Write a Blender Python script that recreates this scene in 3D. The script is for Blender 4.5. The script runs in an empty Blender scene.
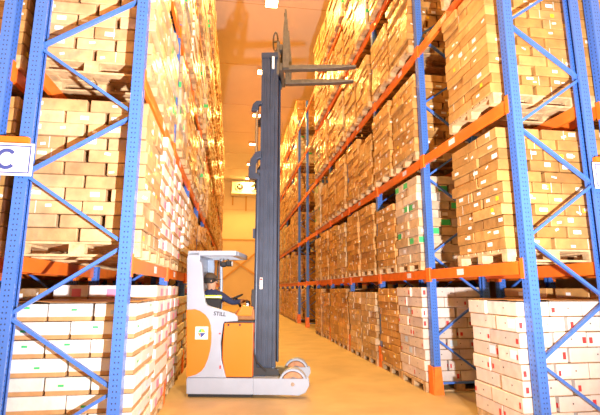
import bpy, bmesh, math, random
from mathutils import Vector, Matrix
from mathutils.bvhtree import BVHTree
random.seed(7)
rnd = random.Random(11)
SC = bpy.context.scene
COL = SC.collection
PI = math.pi

# ------------------------------------------------------------------ materials
MATS = {}
def mat(name, col, rough=0.5, metal=0.0, coat=0.0, vary=0.0, scale=8.0, bump=0.0, bscale=30.0, emit=None, estr=0.0, tint=False, spec=0.5):
    m = bpy.data.materials.new(name); m.use_nodes = True
    nt = m.node_tree; N = nt.nodes; L = nt.links
    b = N['Principled BSDF']
    b.inputs['Roughness'].default_value = rough
    b.inputs['Metallic'].default_value = metal
    b.inputs['Coat Weight'].default_value = coat
    b.inputs['Coat Roughness'].default_value = 0.18
    b.inputs['Specular IOR Level'].default_value = spec
    c = (*col, 1)
    b.inputs['Base Color'].default_value = c
    tc = N.new('ShaderNodeTexCoord')
    src = None
    if tint:
        a = N.new('ShaderNodeAttribute'); a.attribute_name = 'tint'
        src = a.outputs['Color']
    if vary > 0:
        nz = N.new('ShaderNodeTexNoise'); nz.inputs['Scale'].default_value = scale; nz.inputs['Detail'].default_value = 5
        g = N.new('ShaderNodeNewGeometry')
        L.new(g.outputs['Position'], nz.inputs['Vector'])
        r = N.new('ShaderNodeMapRange'); r.inputs['To Min'].default_value = 1 - vary; r.inputs['To Max'].default_value = 1 + vary
        r.inputs['From Min'].default_value = .3; r.inputs['From Max'].default_value = .7
        L.new(nz.outputs['Fac'], r.inputs['Value'])
        mx = N.new('ShaderNodeVectorMath'); mx.operation = 'SCALE'
        if src is not None: L.new(src, mx.inputs[0])
        else: mx.inputs[0].default_value = col
        L.new(r.outputs['Result'], mx.inputs['Scale'])
        src = mx.outputs['Vector']
    if src is not None: L.new(src, b.inputs['Base Color'])
    if bump > 0:
        nb = N.new('ShaderNodeTexNoise'); nb.inputs['Scale'].default_value = bscale; nb.inputs['Detail'].default_value = 3
        g2 = N.new('ShaderNodeNewGeometry'); L.new(g2.outputs['Position'], nb.inputs['Vector'])
        bp = N.new('ShaderNodeBump'); bp.inputs['Strength'].default_value = bump; bp.inputs['Distance'].default_value = 0.02
        L.new(nb.outputs['Fac'], bp.inputs['Height'])
        L.new(bp.outputs['Normal'], b.inputs['Normal']); L.new(bp.outputs['Normal'], b.inputs['Coat Normal'])
    if emit:
        b.inputs['Emission Color'].default_value = (*emit, 1); b.inputs['Emission Strength'].default_value = estr
    MATS[name] = m
    return m

def post_material(name, col):
    """painted steel upright with two columns of punched holes along its length"""
    m = mat(name, col, 0.38, 0.0, 0.2)
    nt = m.node_tree; N = nt.nodes; L = nt.links; b = N['Principled BSDF']
    tc = N.new('ShaderNodeTexCoord'); sp = N.new('ShaderNodeSeparateXYZ'); L.new(tc.outputs['Object'], sp.inputs[0])
    nsp = N.new('ShaderNodeSeparateXYZ'); L.new(tc.outputs['Normal'], nsp.inputs[0])
    def M(op, a, bb=None, cc=None):
        n = N.new('ShaderNodeMath'); n.operation = op
        for i, v in enumerate((a, bb, cc)):
            if v is None: continue
            if isinstance(v, (int, float)): n.inputs[i].default_value = v
            else: L.new(v, n.inputs[i])
        return n.outputs[0]
    def holes(u, off, pitch, ru, rz, shift):
        du = M('SUBTRACT', M('ABSOLUTE', u), off)
        z = M('SUBTRACT', M('FRACT', M('ADD', M('DIVIDE', sp.outputs[2], pitch), shift)), 0.5)
        dz = M('MULTIPLY', z, pitch)
        e = M('ADD', M('POWER', M('DIVIDE', M('ABSOLUTE', du), ru), 2), M('POWER', M('DIVIDE', M('ABSOLUTE', dz), rz), 2))
        return M('LESS_THAN', e, 1.0)
    hx = M('MULTIPLY', holes(sp.outputs[1], 0.028, 0.05, 0.007, 0.012, 0.0), M('GREATER_THAN', M('ABSOLUTE', nsp.outputs[0]), 0.7))
    hy = M('MULTIPLY', holes(sp.outputs[0], 0.016, 0.05, 0.006, 0.008, 0.3), M('GREATER_THAN', M('ABSOLUTE', nsp.outputs[1]), 0.7))
    h = M('MAXIMUM', hx, hy)
    mx = N.new('ShaderNodeMixRGB'); mx.inputs[1].default_value = (*col, 1); mx.inputs[2].default_value = (0.02, 0.03, 0.06, 1)
    L.new(h, mx.inputs[0]); L.new(mx.outputs[0], b.inputs['Base Color'])
    return m

post_material('post_blue', (0.055, 0.165, 0.60))
mat('brace_blue', (0.055, 0.165, 0.60), 0.4, 0.0, 0.2)
mat('beam_orange', (0.85, 0.17, 0.015), 0.42, 0, 0.15, vary=.12, scale=6)
mat('guard_orange', (0.85, 0.19, 0.02), 0.5, vary=.15, scale=10)
mat('kraft', (0.5, 0.3, 0.14), 0.5, 0, 0.4, vary=.22, scale=6, bump=.8, bscale=7, tint=True)
mat('white_board', (0.8, 0.76, 0.72), 0.5, 0, 0.4, vary=.07, scale=9, bump=.5, bscale=7, tint=True)
mat('kraft_tray', (0.48, 0.27, 0.12), 0.6, vary=.15, scale=9)
mat('paper_white', (0.85, 0.85, 0.85), 0.5)
mat('paper_yellow', (0.9, 0.62, 0.03), 0.5)
mat('paper_green', (0.05, 0.5, 0.16), 0.5)
mat('paper_red', (0.62, 0.05, 0.05), 0.5)
mat('paper_pink', (0.85, 0.25, 0.4), 0.5)
mat('paper_blue', (0.55, 0.7, 0.85), 0.5)
mat('ink_dark', (0.02, 0.02, 0.025), 0.6)
mat('strap', (0.75, 0.72, 0.66), 0.35)
mat('pallet_wood', (0.56, 0.38, 0.2), 0.75, vary=.3, scale=11, bump=.3, bscale=40)
mat('truck_grey', (0.34, 0.41, 0.54), 0.42, 0, 0.2, vary=.05, scale=5)
mat('truck_orange', (0.85, 0.185, 0.01), 0.38, 0, 0.3)
mat('mast_steel', (0.034, 0.05, 0.092), 0.42, 0.1, vary=.2, scale=6)
mat('mast_dark', (0.02, 0.022, 0.028), 0.5)
mat('fork_steel', (0.13, 0.115, 0.1), 0.45, 0.5, vary=.25, scale=12)
mat('black_rubber', (0.016, 0.016, 0.018), 0.7)
mat('wheel_tyre', (0.5, 0.22, 0.1), 0.55, vary=.2, scale=20)
mat('chrome', (0.6, 0.6, 0.62), 0.25, 1.0)
mat('glass_lens', (0.7, 0.7, 0.7), 0.1)
mat('console_brown', (0.32, 0.13, 0.035), 0.55, vary=.2, scale=14)
mat('navy_cloth', (0.018, 0.026, 0.075), 0.85, vary=.25, scale=25, bump=.4, bscale=30)
mat('boot_brown', (0.22, 0.085, 0.025), 0.7, vary=.3, scale=25)
mat('skin', (0.5, 0.27, 0.17), 0.55)
mat('hair_dark', (0.015, 0.011, 0.009), 0.7)
mat('cap_cloth', (0.07, 0.045, 0.03), 0.8)
mat('vest_lime', (0.75, 0.85, 0.05), 0.6)
mat('vest_silver', (0.72, 0.74, 0.7), 0.3)
mat('sign_white', (0.85, 0.85, 0.88), 0.4)
mat('sign_navy', (0.045, 0.07, 0.30), 0.5)
mat('lamp_case', (0.75, 0.5, 0.25), 0.5)
mat('lamp_glow', (1, .8, .5), 0.4, emit=(1.0, .66, .26), estr=28)
mat('unit_white', (0.75, 0.72, 0.66), 0.45)
mat('wall_panel', (0.70, 0.58, 0.40), 0.6, vary=.04, scale=.6)
mat('wall_low', (0.64, 0.50, 0.34), 0.6, vary=.04, scale=.6)
mat('wall_brace', (0.55, 0.30, 0.10), 0.6)
mat('ceiling_panel', (0.82, 0.76, 0.70), 0.7, vary=.03, scale=.7)
mat('floor_concrete', (0.49, 0.37, 0.19), 0.5, vary=.14, scale=1.6, bump=.05, bscale=6, spec=.35)

# ------------------------------------------------------------------ mesh builder
ORG = {}
class MB:
    def __init__(s): s.v = []; s.f = []; s.m = []; s.t = []; s.mn = []
    def mi(s, m):
        if m not in s.mn: s.mn.append(m)
        return s.mn.index(m)
    def add(s, vs, fs, m, tint=(1, 1, 1)):
        b = len(s.v); s.v.extend(vs); k = s.mi(m)
        for f in fs:
            s.f.append([b + i for i in f]); s.m.append(k); s.t.append(tint)
        return s
    def box(s, lo, hi, m, tint=(1, 1, 1), mtx=None):
        x0, y0, z0 = lo; x1, y1, z1 = hi
        vs = [Vector(p) for p in ((x0,y0,z0),(x1,y0,z0),(x1,y1,z0),(x0,y1,z0),(x0,y0,z1),(x1,y0,z1),(x1,y1,z1),(x0,y1,z1))]
        if mtx is not None: vs = [mtx @ p for p in vs]
        return s.add(vs, [(0,3,2,1),(4,5,6,7),(0,1,5,4),(1,2,6,5),(2,3,7,6),(3,0,4,7)], m, tint)
    def cbox(s, lo, hi, m, c=0.006, tint=(1, 1, 1), mtx=None):
        """box with chamfered edges"""
        cx = [(a + b) / 2 for a, b in zip(lo, hi)]; h = [(b - a) / 2 for a, b in zip(lo, hi)]
        c = min(c, *(x * .45 for x in h))
        idx = {}; vs = []
        for sx in (-1, 1):
            for sy in (-1, 1):
                for sz in (-1, 1):
                    sg = (sx, sy, sz)
                    for ax in range(3):
                        p = [cx[i] + sg[i] * (h[i] if i == ax else h[i] - c) for i in range(3)]
                        idx[(sg, ax)] = len(vs); vs.append(Vector(p))
        fs = []
        def orient(f):
            n = (vs[f[1]] - vs[f[0]]).cross(vs[f[2]] - vs[f[0]])
            ctr = sum((vs[i] for i in f), Vector()) / len(f) - Vector(cx)
            return f if n.dot(ctr) > 0 else f[::-1]
        for ax in range(3):
            o = [i for i in range(3) if i != ax]
            for sa in (-1, 1):
                q = []
                for (s1, s2) in ((-1,-1),(1,-1),(1,1),(-1,1)):
                    sg = [0,0,0]; sg[ax] = sa; sg[o[0]] = s1; sg[o[1]] = s2
                    q.append(idx[(tuple(sg), ax)])
                fs.append(orient(q))
            # edges along axis ax
            for s1 in (-1, 1):
                for s2 in (-1, 1):
                    q = []
                    for sa in (-1, 1):
                        sg = [0,0,0]; sg[ax] = sa; sg[o[0]] = s1; sg[o[1]] = s2
                        q.append((idx[(tuple(sg), o[0])], idx[(tuple(sg), o[1])]))
                    fs.append(orient([q[0][0], q[0][1], q[1][1], q[1][0]]))
        for sx in (-1, 1):
            for sy in (-1, 1):
                for sz in (-1, 1):
                    fs.append(orient([idx[((sx,sy,sz),0)], idx[((sx,sy,sz),1)], idx[((sx,sy,sz),2)]]))
        if mtx is not None: vs = [mtx @ p for p in vs]
        return s.add(vs, fs, m, tint)
    def beam(s, a, b, w, h, m, up=(0, 0, 1)):
        """rectangular bar from a to b"""
        a = Vector(a); b = Vector(b); d = (b - a); L = d.length; d.normalize()
        u = Vector(up); side = d.cross(u)
        if side.length < 1e-4: side = d.cross(Vector((1, 0, 0)))
        side.normalize(); u = side.cross(d)
        M = Matrix((( side.x, d.x, u.x, a.x), (side.y, d.y, u.y, a.y), (side.z, d.z, u.z, a.z), (0,0,0,1)))
        return s.box((-w/2, 0, -h/2), (w/2, L, h/2), m, mtx=M)
    def prism(s, poly, a0, a1, m, axis='y'):
        """polygon in the XZ plane (axis y) or XY plane (axis z) or YZ plane (axis x) extruded from a0 to a1"""
        def P(p, a):
            return Vector((p[0], a, p[1])) if axis == 'y' else Vector((p[0], p[1], a)) if axis == 'z' else Vector((a, p[0], p[1]))
        n = len(poly)
        vs = [P(p, a0) for p in poly] + [P(p, a1) for p in poly]
        fs = [list(range(n)), list(range(2*n-1, n-1, -1))] + [(i, i+n, (i+1) % n + n, (i+1) % n) for i in range(n)]
        return s.add(vs, fs, m)
    def tube(s, pts, r, m, n=10, cap=True):
        pts = [Vector(p) for p in pts]; rs = r if isinstance(r, (list, tuple)) else [r] * len(pts)
        vs = []; fs = []; pu = None
        for i, p in enumerate(pts):
            d = (pts[min(i+1, len(pts)-1)] - pts[max(i-1, 0)]).normalized()
            u = pu if pu is not None else (Vector((0,0,1)) if abs(d.z) < .9 else Vector((1,0,0)))
            side = d.cross(u).normalized(); u = side.cross(d).normalized(); pu = u
            for k in range(n):
                a = 2 * PI * k / n
                vs.append(p + (side * math.cos(a) + u * math.sin(a)) * rs[i])
        for i in range(len(pts) - 1):
            for k in range(n):
                fs.append((i*n+k, i*n+(k+1) % n, (i+1)*n+(k+1) % n, (i+1)*n+k))
        if cap: fs += [list(range(n-1, -1, -1)), list(range((len(pts)-1)*n, len(pts)*n))]
        return s.add(vs, fs, m)
    def lathe(s, prof, m, n=24, mtx=None):
        """profile of (r, z) about Z"""
        vs = []; fs = []
        for r, z in prof:
            for k in range(n):
                a = 2*PI*k/n; vs.append(Vector((r*math.cos(a), r*math.sin(a), z)))
        for i in range(len(prof)-1):
            for k in range(n): fs.append((i*n+k, i*n+(k+1) % n, (i+1)*n+(k+1) % n, (i+1)*n+k))
        fs += [list(range(n-1, -1, -1)), list(range((len(prof)-1)*n, len(prof)*n))]
        if mtx is not None: vs = [mtx @ p for p in vs]
        return s.add(vs, fs, m)
    def build(s, name, parent=None, origin=(0, 0, 0), bevel=0.0, smooth=False, rotz=None, fix=False):
        O = Vector(origin)
        me = bpy.data.meshes.new(name)
        me.from_pydata([tuple(Vector(p) - O) for p in s.v], [], s.f)
        for k in s.mn: me.materials.append(MATS[k])
        me.polygons.foreach_set('material_index', s.m)
        if any(t != (1, 1, 1) for t in s.t):
            at = me.attributes.new('tint', 'FLOAT_COLOR', 'FACE')
            at.data.foreach_set('color', [c for t in s.t for c in (*t, 1.0)])
        if bevel > 0 or fix:
            bm = bmesh.new(); bm.from_mesh(me)
            bmesh.ops.recalc_face_normals(bm, faces=bm.faces)
            if bevel > 0:
                ed = [e for e in bm.edges if len(e.link_faces) == 2 and e.calc_face_angle(0) > .5]
                bmesh.ops.bevel(bm, geom=ed, offset=bevel, segments=2, affect='EDGES', profile=.5)
            bm.to_mesh(me); bm.free()
        if smooth:
            for p in me.polygons: p.use_smooth = True
        me.update()
        o = bpy.data.objects.new(name, me); COL.objects.link(o)
        po = ORG[parent] if parent is not None else Vector((0, 0, 0))
        o.location = O - po
        if parent is not None: o.parent = parent
        ORG[o] = O
        return o

def tag(o, label=None, cat=None, group=None, kind=None):
    if label: o['label'] = label
    if cat: o['category'] = cat
    if group: o['group'] = group
    if kind: o['kind'] = kind
    return o
def thing(name, label, cat, loc=(0, 0, 0), group=None, kind=None):
    o = bpy.data.objects.new(name, None); COL.objects.link(o); o.location = loc; o.empty_display_size = .2
    ORG[o] = Vector(loc)
    return tag(o, label, cat, group, kind)

# ------------------------------------------------------------------ place constants
WALLY, CEIL = 46.0, 13.0
Y0, PITCH, NB = 4.43, 2.45, 12
FY = [Y0 + PITCH * k for k in range(NB + 1)]
LEV = [0.0, 1.93, 3.86, 5.90, 7.95, 9.95]      # top of each beam level; 0 = floor
BH = 0.15
LEVN = ['floor level', 'first shelf', 'second shelf', 'third shelf', 'fourth shelf', 'fifth shelf']
ORD = 'zeroth first second third fourth fifth sixth seventh eighth ninth tenth eleventh twelfth thirteenth fourteenth fifteenth sixteenth seventeenth eighteenth nineteenth twentieth twenty-first twenty-second twenty-third twenty-fourth twenty-fifth'.split()

# ------------------------------------------------------------------ setting
def slab(name, lo, hi, m, **k):
    o = MB().box(lo, hi, m).build(name); o['kind'] = 'structure'; return o
XW, XE, YS = -3.75, 5.95, -7.0  # west and east limits pulled in behind the outer racks to darken the gaps
slab('floor', (XW, YS, -.15), (XE, WALLY, 0), 'floor_concrete')
slab('ceiling', (XW, YS, CEIL), (XE, WALLY, CEIL + .2), 'ceiling_panel')
w = MB().box((XW, WALLY, 6.75), (XE, WALLY + .3, CEIL), 'wall_panel')
w.box((XW, WALLY, 0), (XE, WALLY + .3, 6.75), 'wall_low')
o = w.build('wall_far'); o['kind'] = 'structure'
slab('shade_wall_west', (XW - .3, YS, 0), (XW, WALLY, CEIL), 'wall_panel')  # unseen side wall, set close behind the outer rack to block light
slab('shade_wall_east', (XE, YS, 0), (XE + .3, WALLY, CEIL), 'wall_panel')  # unseen as well, moved in to keep outside light off the rack gaps
slab('wall_near', (XW, YS - .3, 0), (XE, YS, CEIL), 'wall_panel')
t = MB().box((XW, WALLY - .05, 6.62), (XE, WALLY, 6.76), 'wall_brace').build('trim_1'); t['kind'] = 'structure'
t = MB().box((XW, WALLY - .03, 9.86), (XE, WALLY, 9.92), 'wall_low').build('trim_2'); t['kind'] = 'structure'
b = MB(); yb = WALLY - .06
b.beam((-1.2, yb, 2.5), (2.6, yb, 5.6), .06, .17, 'wall_brace', up=(0, 0, 1))
b.build('trim_3')['kind'] = 'structure'
b = MB(); b.beam((-1.2, yb - .06, 5.3), (3.6, yb - .06, 2.2), .06, .17, 'wall_brace', up=(0, 0, 1))
b.build('trim_4')['kind'] = 'structure'
s_ = MB()
for y in range(-4, 46, 5): s_.box((XW, y, CEIL - .012), (XE, y + .03, CEIL - .001), 'wall_low')
s_.build('trim_5')['kind'] = 'structure'

# ------------------------------------------------------------------ racks
def post_mb(x, y, z1, ins):
    """C section, open towards ins (+1/-1 in X)"""
    m = MB(); X, Y, T = .055, .06, .006
    m.box((x - X if ins > 0 else x + X - T, y - Y, 0), (x - X + T if ins > 0 else x + X, y + Y, z1), 'post_blue')
    for s in (-1, 1):
        ya, yb_ = sorted((y + s * Y, y + s * (Y - T)))
        m.box((x - X + T if ins > 0 else x - X, ya, 0), (x + X if ins > 0 else x + X - T, yb_, z1), 'post_blue')
        lx = x + ins * (X - T / 2); yc, yd = sorted((y + s * (Y - T), y + s * (Y - .03)))
        m.box((lx - T / 2, yc, 0), (lx + T / 2, yd, z1), 'post_blue')
    return m
def rack(label, xf, xr, zfront, zrear, frames, front_bays, rear_bays, levels, top, near=True, guards=True):
    """xf aisle post centre, xr rear post centre"""
    ins = 1 if xr > xf else -1
    R = thing('pallet_rack', label, 'rack', ((xf + xr) / 2, FY[0], 0), 'pallet racks lining the aisle', 'thing')
    for k in frames:
        y = FY[k]
        F = bpy.data.objects.new('upright_frame', None); COL.objects.link(F); F.parent = R
        F.location = Vector(((xf + xr) / 2, y, 0)) - ORG[R]; ORG[F] = Vector(((xf + xr) / 2, y, 0))
        post_mb(xf, y, top, ins).build('post', F, (xf, y, 0))
        post_mb(xr, y, top, -ins).build('post', F, (xr, y, 0))
        for x in (xf, xr):
            MB().box((x - .08, y - .075, 0), (x + .08, y + .075, .008), 'brace_blue').build('foot_plate', F, (x, y, 0))
        a = xf + ins * .005; c = xr - ins * .005
        zs = []; z = zfront
        i = 0
        fz = [zfront + 1.33 * n for n in range(9)]; rz = [zrear + 1.33 * n for n in range(9)]
        segs = [((c, rz[0] - 1.33 + .0), (a, fz[0]))] if rz[0] - 1.33 > .08 else [((c, .12), (a, fz[0]))]
        for n in range(8):
            segs.append(((a, fz[n]), (c, rz[n]))); segs.append(((c, rz[n]), (a, fz[n + 1])))
        nmax = 12 if k < 2 else 10 if k < 7 else 8
        for (p, q) in segs[:nmax]:
            if max(p[1], q[1]) > top: continue
            m = MB(); m.beam((p[0], y, p[1]), (q[0], y, q[1]), .03, .045, 'brace_blue', up=(0, 1, 0))
            m.build('brace', F, ((p[0] + q[0]) / 2, y, (p[1] + q[1]) / 2))
        m = MB(); m.beam((a, y, .16), (c, y, .16), .03, .045, 'brace_blue', up=(0, 1, 0)); m.build('brace', F, ((a + c) / 2, y, .16))
        if guards and k > 0:
            gx = xf - ins * .075
            m = MB(); x2 = xf + ins * .075
            for s_ in (-1, 1):
                q = sorted((y + s_ * .078, y + s_ * .092))
                m.prism([(gx - ins * .02, 0), (x2, 0), (x2 - ins * .03, .42), (gx + ins * .01, .42)], q[0], q[1], 'guard_orange')
            q = sorted((gx - ins * .02, gx - ins * .004))
            m.prism([(y - .078, 0.0), (y + .078, 0.0), (y + .078, .42), (y - .078, .42)], q[0], q[1], 'guard_orange', axis='x')
            m.build('post_guard', F, (gx, y, 0), fix=True)
    nb = 0
    for L in range(1, levels + 1):
        for (bays, x, sgn) in ((front_bays, xf, -ins), (rear_bays, xr, ins)):
            for k in bays:
                if L > 3 and x == xr and k > 3: continue
                ya, yb2 = FY[k] + .062, FY[k + 1] - .062
                z1 = LEV[L]; z0 = z1 - BH
                xx = x + sgn * .02
                m = MB()
                m.cbox((xx - .025, ya, z0), (xx + .025, yb2, z1), 'beam_orange', .004)
                # step for the deck and the hooked end plates
                for yy, d in ((ya, -1), (yb2, 1)):
                    p0, p1 = sorted((yy, yy + d * .055)); ex = x + sgn * .0575
                    m.box((min(ex, ex + sgn * .006), p0, z0 - .045), (max(ex, ex + sgn * .006), p1, z1 + .03), 'beam_orange')
                    m.box((min(xx, ex + sgn * .006), min(yy, yy - d * .006), z0 - .045), (max(xx, ex + sgn * .006), max(yy, yy - d * .006), z1 + .03), 'beam_orange')
                bo = m.build('beam', R, (xx, (ya + yb2) / 2, z1))
                nb += 1
                if x == xf and k < 4 and L < 4:
                    f = xx + sgn * .0255; ym = ya + (.75 if k % 2 else 1.35)
                    MB().box((min(f, f + sgn * .001), ym - .09, z0 + .035), (max(f, f + sgn * .001), ym + .09, z1 - .03), 'paper_white').build('load_label', bo, (f, ym, z0 + .06))
    return R
RXF, RXR, LXF, LXR = 3.22, 4.15, -1.03, -2.02
rack('tall blue and orange pallet rack on the right of the aisle, facing the raised forks', RXF, RXR, .85, 1.50, range(NB + 1), range(NB), [0, 1, 5, 6], 5, 10.35)
rack('tall blue and orange pallet rack on the left of the aisle, behind the truck body', LXF, LXR, .71, 1.38, list(range(0, 7)) + [9, 12], list(range(NB)), [0, 1], 5, 10.35)
rack('blue and orange rack standing back to back behind the right aisle rack', 5.37, 4.45, .85, 1.50, range(0, 9), range(0, 8), range(0, 8), 4, 9.2, guards=False)
rack('blue and orange rack standing back to back behind the left aisle rack', -3.22, -2.31, .73, 1.40, range(0, 5), range(0, 4), range(0, 4), 4, 9.2, guards=False)

# ------------------------------------------------------------------ loads: pallets and cartons
PALW, PALD, PALH = 1.0, 1.2, .144     # along Y, along X
loads = []   # dicts
def add_load(rk, xface, xdir, y, lev, kind, idx, end, ph=None, layers=None, leny=1.0):
    loads.append(dict(rk=rk, xf=xface, xd=xdir, y=y, L=lev, kind=kind, idx=idx, end=end, layers=layers, leny=leny))
RN, LN, RO, LO = 'right rack', 'left rack', 'outer right rack', 'outer left rack'
GAP = .004
def kind_for(rk, L, k, s):
    if rk == RN:
        if L == 0 and k == 0: return 'rwhite'
        if L == 0 and k == 1 and s == 0: return 'rwhite'
        if L == 1 and k == 1 and s == 0: return 'grey'
        if k > 1 and rnd.random() < .22: return rnd.choice(('grey', 'tan', 'tan'))
        return 'brown'
    if rk == LN:
        if L == 0 and k == 0: return 'lwhite' if s == 0 else 'pink'
        if L == 0: return 'pink' if k < 3 and (k + s) % 2 else 'lwhite' if k < 4 else 'brown'
        if L == 1 and k == 0 and s == 1: return 'pink'
        if L == 1 and k == 1: return 'pink' if s == 0 else 'lwhite'
        if L in (2, 3, 4) and (k + s) % 2 and k < 5: return 'grey'
        if L == 3 and k == 1: return 'lwhite'
        if L == 2 and k == 0 and s == 1: return 'tan'
        return 'tan' if (k + s + L) % 3 == 0 else 'brown'
    return 'brown'
for L in range(6):
    n = 0
    for k in range(NB):
        if k in (5, 6): continue
        if k == 0:
            if L > 3: continue
            n += 1
            add_load(RN, 3.10, 1, 4.52 if L == 0 else 4.62, L, kind_for(RN, L, k, 0), n, True, leny=.98 if L == 0 else 1.13)
            continue
        for s in range(2):
            n += 1
            add_load(RN, 3.10 + rnd.uniform(-.03, .02), 1, FY[k] + .13 + s * 1.145 + rnd.uniform(-.012, .01), L, kind_for(RN, L, k, s), n, k in (1, 7) and s == 0, leny=1.05)
for L in range(6):
    n = 0
    for k in range(NB):
        for s in range(2):
            n += 1
            xo = -0.95 + rnd.uniform(-.02, .03) + (.0 if k < 3 else .05)
            add_load(LN, xo, -1, FY[k] + .13 + s * 1.14 + rnd.uniform(-.012, .012), L, kind_for(LN, L, k, s), n, k == 0 and s == 0 or (k == 0 and L == 0), leny=1.04)
for L in range(5):
    n = 0
    for k in range(4):
        for s in range(2):
            n += 1
            add_load(RO, 4.345 + rnd.uniform(0, .02), 1, FY[k] + .10 + s * 1.16, L, kind_for(RO, L, k, s), n, k == 0 and s == 0)
            if k < 3: add_load(LO, -2.20 - rnd.uniform(0, .02), -1, FY[k] + .12 + s * 1.16, L, kind_for(LO, L, k, s), n, k == 0 and s == 0)

TINT = {
    'peach': [(.57, .36, .19), (.54, .33, .165), (.61, .40, .22), (.50, .29, .135)],
    'brown': [(.48, .255, .078), (.44, .225, .065), (.52, .285, .095), (.38, .19, .055)],
    'tan': [(.60, .42, .24), (.56, .37, .19), (.64, .47, .29), (.50, .30, .13)],
    'grey': [(.58, .46, .34), (.54, .41, .28), (.52, .36, .20), (.62, .51, .40)],
    'lwhite': [(.80, .78, .76), (.78, .75, .72)], 'rwhite': [(.72, .62, .56), (.68, .58, .51), (.75, .66, .60)], 'pink': [(.82, .78, .77), (.80, .74, .73)],
}
SPEC = {'brown': (.135, 11), 'tan': (.14, 10), 'grey': (.15, 10), 'lwhite': (.167, 8), 'rwhite': (.167, 8), 'pink': (.19, 8)}
cartons = []
for ld in loads:
    h, nl = SPEC[ld['kind']]
    if ld['kind'] in ('brown',): nl = rnd.choice((9, 10, 11, 11)) if ld['L'] or ld['rk'] != RN else 11
    if ld['kind'] == 'brown' and ld['idx'] == 1: nl = 12 if ld['L'] > 1 else 11
    if ld['L'] == 0 and ld['kind'] == 'brown' and ld['rk'] == RN: nl = rnd.choice((10, 11))
    if ld['rk'] == LN and ld['kind'] == 'lwhite' and ld['L'] == 1: nl = 8
    if ld['kind'] == 'rwhite' and ld['idx'] == 2: nl = 9
    white = ld['kind'] in ('lwhite', 'rwhite', 'pink')
    base = LEV[ld['L']] + (PALH + .004) + .002
    ld['top'] = base + nl * h
    sc = ld['leny'] / 1.0
    film = rnd.uniform(.92, 1.08)
    swx, swy = rnd.uniform(-.01, .022), rnd.uniform(-.012, .015)
    for i in range(nl):
        flip = i % 2
        jx, jy = rnd.uniform(-.012, .014) + swx * math.sin(i * .5), rnd.uniform(-.01, .01) + swy * i / nl
        cells = []
        nearA = [(u0, u1, 0, .4) for u0, u1 in ((0, .6), (.6, 1.2))]; farA = [(u0, u0 + .4, .4, 1.0) for u0 in (0, .4, .8)]
        nearB = [(u0, u0 + .4, 0, .6) for u0 in (0, .4, .8)]; farB = [(u0, u1, .6, 1.0) for u0, u1 in ((0, .6), (.6, 1.2))]
        near, far = (nearB, farB) if flip else (nearA, farA)
        for row, cl in (('front', near), ('rear', far)):
            for c, (a, b2, v0, v1) in enumerate(cl):
                if not (i == nl - 1 or c == 0 or (row == 'front' and (ld['end'] or ld['L'] == 0 and ld['y'] < 8))): continue
                d = .011
                cx = ld['xf'] + ld['xd'] * ((a + b2) / 2) ; cy = ld['y'] + (v0 + v1) / 2 * sc
                ex, ey = (b2 - a) / 2 - d, (v1 - v0) / 2 * sc - d
                hx = rnd.uniform(-.004, .004) - ld['xd'] * rnd.uniform(-.008, .032) if c == 0 else rnd.uniform(-.003, .003)
                ang = rnd.uniform(-.013, .013); hy = (-rnd.uniform(-.005, .014) if row == 'front' else 0.0)
                if ld['rk'] in (RO, LO): hx = 0; ang = 0; jx = 0; hy = 0
                tn = rnd.choice(TINT['peach' if ld['rk'] == LN and ld['kind'] == 'brown' and ld['idx'] < 3 else ld['kind']]); q = rnd.uniform(.84, 1.14) * film * (1.16 if ld['idx'] > 2 and ld['kind'] == 'brown' else 1.0)
                cartons.append(dict(ld=ld, i=i, row=row, c=c, ctr=(cx + hx + jx, cy + jy + hy, base + i * h), half=(ex, ey), h=h - rnd.uniform(.003, .008), ang=ang,
                                    tint=tuple(min(.85, t_ * q) for t_ in tn), white=white, seed=rnd.random()))

# ---- which cartons and pallets the camera meets: one cast per picture cell
CAMP = Vector((0, 0, 1.62)); F_PX = 437.0
PITCHA = math.atan(81.5 / F_PX); YAW = math.radians(8.57)
def cam_rot(): return Matrix.Rotation(-YAW, 3, 'Z') @ Matrix.Rotation(PI / 2 + PITCHA, 3, 'X')
R3 = cam_rot()
V = []; FC = []; OWN = []
def addb(lo, hi, own, mtx=None):
    b_ = len(V); x0, y0, z0 = lo; x1, y1, z1 = hi
    ps = [Vector(p) for p in ((x0,y0,z0),(x1,y0,z0),(x1,y1,z0),(x0,y1,z0),(x0,y0,z1),(x1,y0,z1),(x1,y1,z1),(x0,y1,z1))]
    if mtx is not None: ps = [mtx @ p for p in ps]
    V.extend(ps)
    for f in ((0,3,2,1),(4,5,6,7),(0,1,5,4),(1,2,6,5),(2,3,7,6),(3,0,4,7)): FC.append([b_ + i for i in f]); OWN.append(own)
def cmat(c): return Matrix.Translation(c['ctr']) @ Matrix.Rotation(c['ang'], 4, 'Z')
for n, c in enumerate(cartons):
    ex, ey = c['half']; addb((-ex, -ey, 0), (ex, ey, c['h']), ('c', n), cmat(c))
for n, ld in enumerate(loads):
    x0, x1 = sorted((ld['xf'], ld['xf'] + ld['xd'] * PALD)); z = LEV[ld['L']]
    ld['pb'] = (x0, x1, ld['y'], ld['y'] + ld['leny'], z)
    addb((x0, ld['y'], z), (x1, ld['y'] + ld['leny'], z + PALH), ('p', n))
for xs, ins in ((RXF, 1), (LXF, -1), (RXR, -1), (LXR, 1)):
    for k in range(NB + 1): addb((xs - .055, FY[k] - .06, 0), (xs + .055, FY[k] + .06, 10.9), ('o', 0))
    for L in range(1, 6): addb((xs - .03, FY[0], LEV[L] - BH), (xs + .03, FY[-1], LEV[L]), ('o', 0))
addb((-.72, 7.1, 0), (.12, 8.3, 1.25), ('o', 0)); addb((.3, 7.2, .2), (.74, 8.2, 4.8), ('o', 0)); addb((-.72, 7.1, .8), (-.55, 8.2, 2.2), ('o', 0))
addb((XW, YS, -.15), (XE, WALLY, 0), ('o', 0))
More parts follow.
